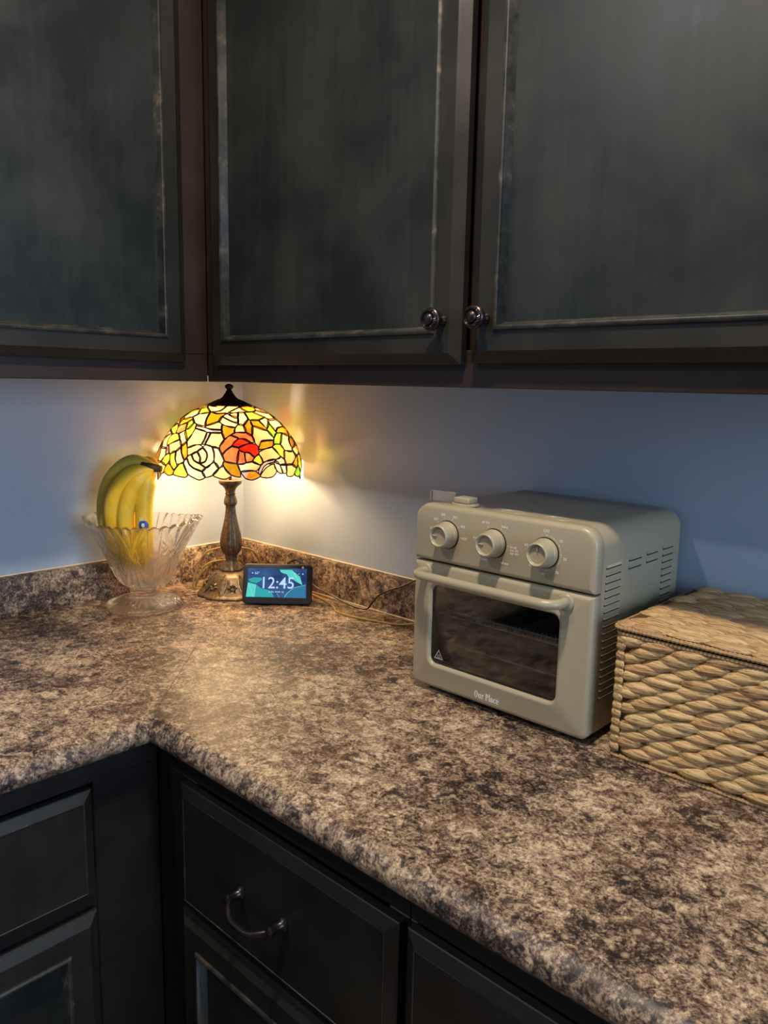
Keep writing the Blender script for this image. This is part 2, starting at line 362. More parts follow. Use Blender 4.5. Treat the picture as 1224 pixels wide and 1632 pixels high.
def knob(T, parent, u, z, d0):
    def TT(x, y, h): return T(u+x, d0+h, z+y)
    b = MB()
    b.lathe([(.0075, 0), (.0075, .002), (.0055, .004), (.005, .012), (.006, .015), (.0115, .017), (.0148, .0205), (.0155, .0245), (.0145, .0275), (.0125, .0285)], 32, TT, True, False)
    b.lathe([(.0125, .0285), (.0118, .0305), (.0105, .0310), (.0092, .0298)], 48, TT, False, False)
    b.lathe([(.0092, .0298), (.0085, .0292), (.0078, .0300), (.0070, .0322), (.0045, .0338), (.0015, .0343)], 32, TT, False, True)
    n = 26                                   # rope ring
    for k in range(n):
        a0 = 2*math.pi*k/n; a1 = a0+.32
        b.tube([TT(.0098*math.cos(a0), .0098*math.sin(a0), .0302), TT(.0112*math.cos((a0+a1)/2), .0112*math.sin((a0+a1)/2), .0316), TT(.0126*math.cos(a1), .0126*math.sin(a1), .0292)], .0011, 5)
    return b.build('knob', M['bronze'], parent, smooth=True, angle=50)
def pull(T, parent, u0, u1, z, d0):
    b = MB(); mid = (u0+u1)/2
    for u in (u0, u1):
        b.lathe([(.0085, 0), (.0085, .002), (.006, .004), (.0055, .017), (.0075, .020), (.0070, .0235), (.003, .0255)], 20, lambda x, y, h, u=u: T(u+x, d0+h, z+y))
    pts = catmull([T(u0, d0+.018, z), T(u0+.010, d0+.027, z-.004), T(mid-.018, d0+.034, z-.009), T(mid, d0+.0355, z-.010), T(mid+.018, d0+.034, z-.009), T(u1-.010, d0+.027, z-.004), T(u1, d0+.018, z)], 10)
    b.tube(pts, .004, 10, rfun=lambda t: .0034+.0016*math.sin(math.pi*t))
    for k in range(16):                      # rope twist wound on the bow
        i = 10+int(k*38/15); p = Vector(pts[i]); q = Vector(pts[min(i+2, len(pts)-1)]); ax = (q-p).normalized()
        u_ = ax.cross(Vector((0, 0, 1))).normalized(); v_ = ax.cross(u_)
        b.tube([p+ax*(.004*(j/6-.5))*1.2+(u_*math.cos(R(150*j/6+20))+v_*math.sin(R(150*j/6+20)))*.0049 for j in range(7)], .0009, 5)
    return b.build('pull_handle', M['bronze'], parent, smooth=True, angle=50)
def frame_bar(T, parent, name, u0, u1, z0, z1, d0, d1):
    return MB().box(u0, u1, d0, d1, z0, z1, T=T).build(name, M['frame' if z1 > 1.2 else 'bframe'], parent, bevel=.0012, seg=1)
# ------------------------------------------------------------------ wall cabinets
UF = .310; UB = 1.382; UT = 2.20
def upper(T, u0, u1, doors, label, blind=0.0, first=.033):
    t = thing('wall_cabinet', (0, 0, 0), label, 'cabinet')
    MB().box(u0-blind, u1, .002, UF-.02, UB+.012, UT, T=T).build('cabinet_body', M['frame'], t)
    frame_bar(T, t, 'bottom_rail', u0, u1, UB, UB+.05, UF-.0199, UF)
    frame_bar(T, t, 'top_rail', u0, u1, UT-.05, UT, UF-.0199, UF)
    frame_bar(T, t, 'stile', u0, u0+.07, UB+.05, UT-.05, UF-.0199, UF)
    frame_bar(T, t, 'stile', u1-.04, u1, UB+.05, UT-.05, UF-.0199, UF)
    out = [door(T, t, a, b, zb, UT-.03, UF+.0008) for a, b, zb in doors]
    return t, out
t, d = upper(TR, UF+.0005, 1.62, [(.3435, .9195, 1.4125), (.9365, 1.586, 1.4145)], 'dark wall cabinet with two panelled doors hanging over the toaster oven')
knob(TR, d[0], .893, 1.471, UF+.0213); knob(TR, d[1], .964, 1.471, UF+.0213)
t, d = upper(TL, UF+.0005, 1.02, [(.3655, .985, 1.4165)], 'dark wall cabinet with panelled door hanging over the glass fruit bowl', blind=UF-.004)
# ------------------------------------------------------------------ base cabinets
BF = .615
def base(T, u0, u1, dr, dz, label, dtop, blind=0.0, corner=.08, first=0):
    t = thing('base_cabinet', (0, 0, 0), label, 'cabinet')
    MB().box(u0-blind, u1, .004, BF-.02, .10, CZ-.036, T=T).box(u0-blind, u1, .004, BF-.075, 0, .0999, T=T).build('cabinet_body', M['bframe'], t)
    frame_bar(T, t, 'top_rail', u0, u1, CZ-.075, CZ-.0362, BF-.0199, BF)
    frame_bar(T, t, 'stile', u0, u0+corner+.02, .10, CZ-.075, BF-.0199, BF)
    frame_bar(T, t, 'stile', u1-.03, u1, .10, CZ-.075, BF-.0199, BF)
    frame_bar(T, t, 'middle_rail', u0+corner+.02, u1-.03, dtop-.03, dz[0]+.02, BF-.0199, BF)
    frame_bar(T, t, 'bottom_rail', u0+corner+.02, u1-.03, .10, .14, BF-.0199, BF)
    df = drawer(T, t, dr[0], dr[1], dz[0], dz[1], BF+.0003)
    dd = door(T, t, dr[0], dr[1], .125, dtop, BF+.0003, .052, .015)
    return t, df, dd
t, df, dd = base(TR, BF+.0005, 1.1060, (.6935, 1.1005), (.652, .836), 'dark base cabinet in the corner with a bronze rope pull on its drawer', .6470)
pull(TR, df, .838, .922, .7440, BF+.0175)
t, df, dd = base(TR, 1.1065, 1.60, (1.1125, 1.594), (.652, .838), 'dark base cabinet under the basket end of the counter', .6470, corner=-.01)
pull(TR, df, 1.32, 1.404, .744, BF+.0175)
t, df, dd = base(TL, BF+.0005, 1.16, (.722, 1.13), (.676, .838), 'dark base cabinet on the left run below the fruit bowl', .6575, blind=BF-.008)
# ------------------------------------------------------------------ toaster oven (local: x right, y back, z up)
OX, OY = .810, -.280
ov = thing('toaster_oven', (OX, OY, CZ), 'sage beige countertop toaster oven with three dials and a glass door', 'toaster oven')
OW, OZ0, OZ1, OD = .305, .009, .2955, .270
def yr(pts, y): return [(x, y, z) for x, z in pts]
def shell(x0, x1, z0, z1, rad, steps, n=7): return [yr(rr_in(x0, x1, z0, z1, rad, d, n), y) for d, y in steps]
rb = (.006, .006, .030, .030)
outer = shell(0, OW, OZ0, OZ1, rb, [(.0018, .0205), (.0018, OD-.012), (.0030, OD-.006), (.007, OD-.0015), (.012, OD)])
cv = (.020, OW-.020, .026, .196, (.006,)*4)
inner = shell(*cv, [(0, .0205)])
MB().rings([inner[0]]+outer, True, False, True).build('oven_body', M['oven'], ov, smooth=True, angle=45)
MB().rings(shell(*cv, [(0, .0207), (0, .22), (.004, .224)]), True, False, True).build('oven_cavity', M['cavity'], ov, smooth=True, angle=45)
fil = [(.0008, .0203), (0, .0190), (0, .0065), (.0012, .0030), (.0036, .0008), (.0070, 0)]
ctrl = shell(0, OW, .2085, OZ1, (.002, .002, .026, .026), fil)
MB().rings(ctrl, True, True, True).build('control_panel', M['oven'], ov, smooth=True, angle=50)
wx0, wx1, wz0, wz1 = .0350, .2560, .0480, .1715
do = shell(0, OW, OZ0, .2060, (.010, .010, .002, .002), fil)
hole = lambda d, y: yr(rr_in(wx0, wx1, wz0, wz1, (.011,)*4, d, 7), y)
dr = MB().rings([hole(0, .019)]+do+[hole(-.0075, 0), hole(-.0055, -.0008), hole(-.0030, -.0004), hole(-.0006, .0020), hole(0, .0036), hole(0, .019)]).build('oven_door', M['oven'], ov, smooth=True, angle=50)
MB().rings([hole(-.001, .0050), hole(-.001, .0085)], True, True, True).build('door_glass', M['oglass'], dr)
hz = .1925; hx0, hx1 = .0255, .2655
hp = catmull([(hx0, .0, hz), (hx0, -.014, hz), (hx0+.003, -.024, hz), (hx0+.013, -.031, hz), (hx0+.030, -.0325, hz), (.145, -.0330, hz), (hx1-.030, -.0325, hz), (hx1-.013, -.031, hz), (hx1-.003, -.024, hz), (hx1, -.014, hz), (hx1, 0, hz)], 6)
hb = MB().tube(hp, .0068, 16)
for hx in (hx0, hx1):
    hb.lathe([(.0118, .0006), (.0118, -.0022), (.0105, -.0036), (.0070, -.0040)], 28, lambda x, y, h, hx=hx: (hx+x, h, hz+y))
hb.build('door_handle', M['oven'], dr, smooth=True, angle=50)
TXT = lambda cx, cz, y=-.0002: (lambda x, yy, zz: (cx+x, y-zz, cz+yy))
# wordmark: condensed lettering on the door's lower rail
def wordmark(cx, cz, k, y):
    b = MB(); pen = [0.0]
    def P(x, z): return (cx+(pen[0]+x)*k*.80, y, cz+z*k)
    def rect(x0, z0, x1, z1): b.add([P(x0, z0), P(x1, z0), P(x1, z1), P(x0, z1)], [(0, 1, 2, 3)])
    def arc(x, z, rx, rz, tx, tz, a0=0, a1=360, n=20):
        vs = []
        for i in range(n+1):
            a = R(a0+(a1-a0)*i/n); c, s_ = math.cos(a), math.sin(a); vs += [P(x+rx*c, z+rz*s_), P(x+(rx-tx)*c, z+(rz-tz)*s_)]
        b.add(vs, [(2*i, 2*i+2, 2*i+3, 2*i+1) for i in range(n)])
    def stem(x, z0, z1, top=True, foot=True):
        rect(x, z0, x+.14, z1)
        if top: rect(x-.06, z1-.045, x, z1)
        if foot: rect(x-.05, z0, x, z0+.045); rect(x+.14, z0, x+.19, z0+.045)
    def O(): arc(.27, .36, .27, .38, .15, .05); pen[0] += .60
    def u(): stem(.06, .12, .50, True, False); arc(.22, .14, .16, .15, .13, .06, 180, 350); stem(.31, 0, .50, True, False); rect(.45, 0, .50, .045); pen[0] += .54
    def r(): stem(.06, 0, .50); arc(.27, .36, .11, .13, .05, .05, 90, 180); arc(.30, .42, .075, .08, .075, .08); pen[0] += .42
    def Pp(): stem(.06, 0, .73); arc(.20, .53, .25, .20, .14, .05, -90, 90); pen[0] += .50
    def l(): stem(.06, 0, .78); pen[0] += .28
    def a(): arc(.19, .16, .18, .17, .13, .05, 60, 330); stem(.26, 0, .40, False, False); rect(.40, 0, .45, .05); arc(.23, .37, .17, .14, .12, .05, 0, 130); arc(.10, .38, .07, .075, .07, .075); pen[0] += .48
    def c(): arc(.23, .25, .22, .26, .14, .05, 50, 320); arc(.34, .40, .07, .075, .07, .075); pen[0] += .44
    def e(): arc(.23, .25, .22, .26, .14, .05, 0, 320); rect(.10, .23, .45, .275); pen[0] += .44
    O(); u(); r(); pen[0] += .22; Pp(); l(); a(); c(); e()
    w_ = pen[0]*k*.80
    b.v = [(x-w_/2, yy, z) for x, yy, z in b.v]
    return b.build('wordmark', M['print'], dr, recalc=False)
wordmark(.1455, .0190, .0138, -.0003)
# hot-surface triangle on the glass
wb = MB(); tx, tz = .0500, .0610; s_ = .0100
tri = [(tx+s_*math.cos(R(a)), tz+s_*math.sin(R(a))) for a in (90, 210, 330)]; tri2 = [(tx+.0078*math.cos(R(a)), tz+.0078*math.sin(R(a))) for a in (90, 210, 330)]
y_ = .0048
wb.add([(x, y_, z) for x, z in tri]+[(x, y_, z) for x, z in tri2], [(0, 1, 4, 3), (1, 2, 5, 4), (2, 0, 3, 5)])
wb.box(tx-.0042, tx+.0042, y_, y_+.0001, tz-.0034, tz-.0027)
for k in (-1, 0, 1):
    pts = [(tx+k*.0018+.0005*math.sin(j*1.3), y_, tz-.0018+j*.0007) for j in range(7)]
    for a, b in zip(pts, pts[1:]): wb.add([(a[0]-.0003, y_, a[2]), (a[0]+.0003, y_, a[2]), (b[0]+.0003, y_, b[2]), (b[0]-.0003, y_, b[2])], [(0, 1, 2, 3)])
wb.build('hot_surface_mark', M['printg'], dr, recalc=False)
# inside: rack, tray edge, heating rods
rk = MB(); rz = .1235
for y in (.040, .21): rk.tube([(.024, y, rz), (OW-.024, y, rz)], .0022, 8)
for k in range(34): x = .030+k*(OW-.06)/33; rk.tube([(x, .036, rz-.006), (x, .040, rz+.0035), (x, .21, rz+.0035)], .0011, 5)
rk.tube([(.024, .036, rz-.0065), (OW-.024, .036, rz-.0065)], .0016, 8)
rk.build('wire_rack', M['wire'], ov, smooth=True)
MB().rings([[(.026, .034, rz-.026), (OW-.026, .034, rz-.026), (OW-.026, .21, rz-.026), (.026, .21, rz-.026)], [(.022, .030, rz-.016), (OW-.022, .030, rz-.016), (OW-.022, .215, rz-.016), (.022, .215, rz-.016)], [(.0215, .027, rz-.014), (OW-.0215, .027, rz-.014), (OW-.0215, .217, rz-.014), (.0215, .217, rz-.014)]], True, True).build('drip_tray', M['wire'], ov, bevel=0)
for y, z in ((.05, .066), (.15, .066), (.06, .178), (.15, .178)): MB().tube([(.022, y, z), (OW-.022, y, z)], .0017, 8).build('heating_rod', M['wire'], ov, smooth=True)
# dials
def dial(cx, ang, legends, dots=None):
    cz = .2530; T = lambda x, y, h: (cx+x, -h, cz+y)
    b = MB().lathe([(.0212, -.0004), (.0212, .0004), (.0200, .0006)], 48, T, True, True, mi=1)  # dark ring painted as the shadow gap behind the dial
    b.lathe([(.0197, .0006), (.0201, .0030), (.0192, .0062), (.0180, .0080)], 48, T, True, False)
    b.lathe([(.0180, .0080), (.0168, .0195)], 96, T, False, False, rf=lambda a, z, r: 1+.012*(1 if int(a/(2*math.pi)*96+.5) % 2 else -1))
    b.lathe([(.0168, .0195), (.0166, .0218), (.0156, .0234), (.0144, .0236), (.0134, .0226), (.0128, .0200), (.0124, .0192), (.001, .0190)], 48, T, False, True)
    k = b.build('dial', [M['oven'], M['gap_shade']], ov, smooth=True, angle=50)
    ib = MB(); ca, sa = math.cos(R(ang)), math.sin(R(ang))
    ib.rings([[T(r*ca-w_*sa, r*sa+w_*ca, h) for r, w_ in ((.0045, -.0008), (.0126, -.0008), (.0126, .0008), (.0045, .0008))] for h in (.0188, .0212)], True, True, True)
    ib.build('pointer', M['oven'], k, bevel=.0003)
    lb = text_join(legends, cx, cz)
    if dots:
        for i in range(dots[2]):
            a = R(dots[0]+(dots[1]-dots[0])*i/(dots[2]-1)); r = .0240; rr = .00045 if i % 6 else .0008
            lb.append(([(cx+r*math.cos(a)+rr*math.cos(q*math.pi/3), -.0003, cz+r*math.sin(a)+rr*math.sin(q*math.pi/3)) for q in range(6)], [tuple(range(6))]))
    mb = MB()
    for v, f in lb: mb.add(v, f)
    mb.build('dial_legend', M['print'], k, recalc=False)
def text_join(legends, cx, cz):
    out = []
    for s, x, z, size, al in legends:
        if s == '.':
            out.append(([(cx+x+.0008*math.cos(q*math.pi/3), -.0003, cz+z+.0008*math.sin(q*math.pi/3)) for q in range(6)], [tuple(range(6))])); continue
        o = text_mesh(s, size, TXT(cx+x, cz+z, -.0003), 'tmp', M['print'], None, al, off=.00006)
        out.append(([v.co[:] for v in o.data.vertices], [tuple(p.vertices) for p in o.data.polygons])); me = o.data
        bpy.data.objects.remove(o); bpy.data.meshes.remove(me)
    return out
S = .0056
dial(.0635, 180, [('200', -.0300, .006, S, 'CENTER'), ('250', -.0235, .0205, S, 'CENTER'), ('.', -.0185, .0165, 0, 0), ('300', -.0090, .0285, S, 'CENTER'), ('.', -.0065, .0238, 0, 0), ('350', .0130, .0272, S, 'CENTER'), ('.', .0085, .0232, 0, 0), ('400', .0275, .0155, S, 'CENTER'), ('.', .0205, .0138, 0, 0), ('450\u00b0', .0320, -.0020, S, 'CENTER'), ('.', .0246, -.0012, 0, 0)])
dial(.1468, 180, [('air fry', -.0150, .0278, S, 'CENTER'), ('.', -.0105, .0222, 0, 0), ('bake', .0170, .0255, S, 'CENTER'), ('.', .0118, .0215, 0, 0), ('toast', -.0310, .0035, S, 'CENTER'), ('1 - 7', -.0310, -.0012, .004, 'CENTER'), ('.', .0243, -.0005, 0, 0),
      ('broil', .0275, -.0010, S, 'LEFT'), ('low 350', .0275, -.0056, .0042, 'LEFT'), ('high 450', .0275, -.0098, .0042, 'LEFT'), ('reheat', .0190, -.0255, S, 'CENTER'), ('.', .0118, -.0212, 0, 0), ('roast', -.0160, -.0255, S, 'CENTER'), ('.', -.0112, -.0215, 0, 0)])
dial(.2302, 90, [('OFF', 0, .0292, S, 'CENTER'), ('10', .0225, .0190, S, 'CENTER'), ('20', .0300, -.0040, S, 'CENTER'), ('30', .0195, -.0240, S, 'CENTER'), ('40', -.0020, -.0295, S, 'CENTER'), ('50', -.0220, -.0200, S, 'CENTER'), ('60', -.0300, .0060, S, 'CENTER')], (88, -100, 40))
# top: water inlet cap with its clear flap, two pressed crescents
cp = MB().rings([[(.069+.020*math.cos(a)*k, .034+.015*math.sin(a)*k, OZ1+h) for a in [2*math.pi*i/28 for i in range(28)]] for k, h in ((1.15, -.0006), (1.15, .0012), (1.05, .0022), (.8, .0022))], True, True, True)
wc = cp.build('water_inlet_cap', M['oven'], ov, smooth=True, angle=50)
MB().box(.055, .083, .022, .046, OZ1+.0022, OZ1+.0112).build('cap_button', M['oven'], wc, bevel=.0022, seg=3, smooth=True)
fl = MB().box(.006, .052, .0290, .0312, OZ1-.0005, OZ1+.0150).build('clear_flap', M['acryl'], ov, bevel=.0004, seg=1)
MB().box(.0048, .0060, .0284, .0318, OZ1-.0005, OZ1+.0160).box(.006, .052, .0286, .0316, OZ1+.0150, OZ1+.0158).build('flap_edge', M['oven'], fl)
for cx in (.150, .222):
    MB().rings([[(cx+r*math.cos(a)*1.0, .040+.55*r*math.sin(a), OZ1+h) for a in [2*math.pi*i/36 for i in range(36)]] for r, h in ((.0225, -.0022), (.0215, -.0014), (.0195, -.0012), (.018, -.0024))], True).build('pressed_ring', M['oven'], ov, smooth=True)
# side louvres: dark strip on the skin paints the shade inside each slot
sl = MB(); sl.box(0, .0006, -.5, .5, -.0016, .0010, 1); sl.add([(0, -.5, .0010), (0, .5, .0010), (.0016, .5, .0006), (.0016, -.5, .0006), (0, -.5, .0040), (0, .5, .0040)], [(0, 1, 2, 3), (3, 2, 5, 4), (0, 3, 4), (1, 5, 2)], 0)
slm = sl.build('vent_slot', [M['oven'], M['gap_shade']], ov); first = True
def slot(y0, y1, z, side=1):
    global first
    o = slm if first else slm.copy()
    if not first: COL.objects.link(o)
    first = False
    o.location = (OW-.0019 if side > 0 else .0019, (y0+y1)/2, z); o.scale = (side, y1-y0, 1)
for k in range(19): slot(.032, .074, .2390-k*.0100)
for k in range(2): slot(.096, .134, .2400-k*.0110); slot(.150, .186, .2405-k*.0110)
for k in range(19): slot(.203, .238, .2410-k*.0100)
MB().box(.014, OW-.014, .016, OD-.016, .0030, .0120).build('base_plate', M['oven_d'], ov)
for x in (.035, OW-.035):
    for y in (.035, OD-.035): MB().lathe([(.010, 0), (.012, .001), (.012, .004)], 16, lambda a, b_, h, x=x, y=y: (x+a, y+b_, h)).build('foot', M['oven_d'], ov, smooth=True)
# ------------------------------------------------------------------ woven basket
bk = thing('wicker_basket', (1.142, -.275, CZ), 'lidded water hyacinth basket with braided straw sides standing right of the oven', 'basket')
BW, BD, BHt = .400, .262, .166
body = MB().box(.006, BW-.006, .006, BD-.006, .001, BHt-.002).build('basket_body', M['core'], bk, bevel=.004)
def strand_mesh(L, Hh, D, seed):
    rnd = random.Random(seed); n = 10; mseg = 9; rs = []; ph = rnd.uniform(-.3, .3)
    for i in range(n+1):
        t = i/n; s = math.sin(math.pi*min(1, max(0, t)))**.62; sk = (1-.25*t)
        hh = Hh/2*(.10+.90*s)*sk*1.12; dd = D*(.12+.88*s)*(.75+.25*math.sin(math.pi*t))
        x = (t-.5)*L; zc = .11*Hh*math.sin((t-.5)*math.pi+ph)
        rs.append([(x, -dd*max(-.25, math.sin(2*math.pi*k/mseg)), zc+hh*math.cos(2*math.pi*k/mseg)+.0003*rnd.uniform(-1, 1)) for k in range(mseg)])
    mb = MB().rings(rs, True, True, True); return mb
SM = []
for q in range(5):
    o = strand_mesh(.0560, .0172, .0078, q).build('strand', M['strand'], None, smooth=True, angle=75); SM.append(o.data); bpy.data.objects.remove(o)
rows = 14; rh = (BHt-.010)/rows; px = .0385
rs_ = random.Random(3); weave_sides = MB()
def put(name, me, parent, loc, rot, scl, stuff=None):
    if stuff is not None:
        from mathutils import Euler
        mt = Matrix.Translation(loc) @ Euler(rot).to_matrix().to_4x4() @ Matrix.Diagonal((*scl, 1))
        stuff.add([mt @ v.co for v in me.vertices], [tuple(p.vertices) for p in me.polygons]); return
    o = bpy.data.objects.new(name, me); COL.objects.link(o); o.parent = parent; o.location = loc; o.rotation_euler = rot; o.scale = scl
for r in range(rows):
    z = .008+rh*(r+.5); off = (r % 2)*.5+.12*math.sin(r*2.3)
    for c in range(-1, 12):
        x = (c+off)*px+.004
        if x < .010 or x > BW-.026: continue
        edge = x < .032; x = max(x, .0235)
        sc = (.72 if edge else rs_.uniform(.86, 1.10), rs_.uniform(.85, 1.25), rs_.uniform(.84, 1.10))
        put('strand', rs_.choice(SM), body, (x, .0065+rs_.uniform(-.001, .001), z+rs_.uniform(-.0012, .0012)), (rs_.uniform(-.1, .1), R(rs_.uniform(-6, 1)), rs_.uniform(-.05, .05)), sc, None if x < .262 else weave_sides)
    for c in range(-1, 11):                  # left side, the strands turn the corner
        y = (c+off)*px+.006
        if y < .034 or y > BD-.034: continue
        near = y < .09
        put('strand', rs_.choice(SM), body, (.0065, y, z+rs_.uniform(-.001, .001)), (0, R(6), -math.pi/2), (rs_.uniform(.9, 1.1), rs_.uniform(.85, 1.1), 1), None if near else weave_sides)
        put('strand', SM[c % 5], body, (BW-.0065, y, z), (0, R(-6), math.pi/2), (1, 1, 1), weave_sides)
    put('strand', rs_.choice(SM), body, (.0088, .0088, z+rs_.uniform(-.001, .001)), (0, R(rs_.uniform(-9, 4)), -math.pi/4), (rs_.uniform(.42, .52), rs_.uniform(.8, 1.05), rs_.uniform(.9, 1.1)))
    for c in range(0, 12):
        x = (c+off)*px+.006
        if .008 < x < BW-.008: put('strand', SM[c % 5], body, (x, BD-.0065, z), (0, R(6), math.pi), (1, 1, 1), weave_sides)
tag(weave_sides.build('side_weave', M['strand'], body, smooth=True, angle=75, recalc=False), kind='stuff')
def twine(path, r, name, parent):
    P = path; n = len(P)
    return MB().tube(P, r, 7, rfun=lambda t: r*(1+.16*math.sin(t*n*1.6))).build(name, M['rim'], parent, smooth=True)
e = .002
def loop(z, e, rc=.009):
    out = []
    P = rrect(e, BW-e, e, BD-e, (rc,)*4, 5); P = P+[P[0]]
    for (x0, y0), (x1, y1) in zip(P, P[1:]):
        k = max(1, int(math.hypot(x1-x0, y1-y0)/.0013))
        out += [(x0+(x1-x0)*i/k, y0+(y1-y0)*i/k, z) for i in range(k)]
    return out+[(P[0][0], P[0][1], z)]
twine(loop(BHt, .003), .0026, 'rim_twine', body)
twine(loop(.0028, .004), .0027, 'base_twine', body)
lid = MB().box(.003, BW-.003, .003, BD-.003, BHt+.0055, BHt+.0125).build('lid', M['core'], bk, bevel=.003)
twine(loop(BHt+.0078, .0006), .0029, 'lid_twine', lid)
LM = []
for q in range(5):
    o = strand_mesh(.0700, .0285, .0060, 20+q).build('strand', M['lidstrand'], None, smooth=True, angle=75); LM.append(o.data); bpy.data.objects.remove(o)
weave_lid = MB(); lr = 12; lp = (BD-.004)/lr
for r in range(lr):
    y = .002+lp*(r+.5); off = (r % 2)*.5+.2*math.sin(r*1.7)
    for c in range(-1, 13):
        x = (c+off)*.047+.004
        if x < .004 or x > BW-.030: continue
        short = x < .034; x = max(x, .022)
        put('strand', rs_.choice(LM), lid, (x, y+rs_.uniform(-.0015, .0015), BHt+.0118), (-math.pi/2+rs_.uniform(-.08, .08), 0, R(rs_.uniform(-7, 3))), (.62 if short else rs_.uniform(.85, 1.1), rs_.uniform(.8, 1.25), rs_.uniform(.9, 1.1)), None if x < .25 else weave_lid)
tag(weave_lid.build('lid_weave', M['lidstrand'], lid, smooth=True, angle=75, recalc=False), kind='stuff')
# ------------------------------------------------------------------ stained-glass table lamp
LX, LY = .165, -.158
lamp = thing('table_lamp', (LX, LY, CZ), 'stained-glass rose table lamp with fluted brass stem, lit in the corner', 'lamp')
RIMZ = 1.170-CZ
pts_ = [(.1575, -.02), (.157, 0), (.156, .041), (.144, .078), (.119, .115), (.09, .142), (.047, .163), (.02, .175)]
den = [(p.x, p.y) for p in catmull([(a, b, 0) for a, b in pts_], 12)]
def dome_r(z):
    for (r0, z0), (r1, z1) in zip(den, den[1:]):
        if z0 <= z <= z1: return r0+(r1-r0)*(z-z0)/max(z1-z0, 1e-9)
    return den[0][0] if z < den[0][1] else den[-1][0]
FA = -35.675
def dome(az, z, off=0):
    r = dome_r(z); dz = .002; sl_ = (dome_r(z+dz)-dome_r(z-dz))/(2*dz); nl = math.hypot(1, sl_)
    rr = r+off/nl; zz = z-off*sl_/nl; a = R(FA+az); return Vector((rr*math.cos(a), rr*math.sin(a), RIMZ+zz))
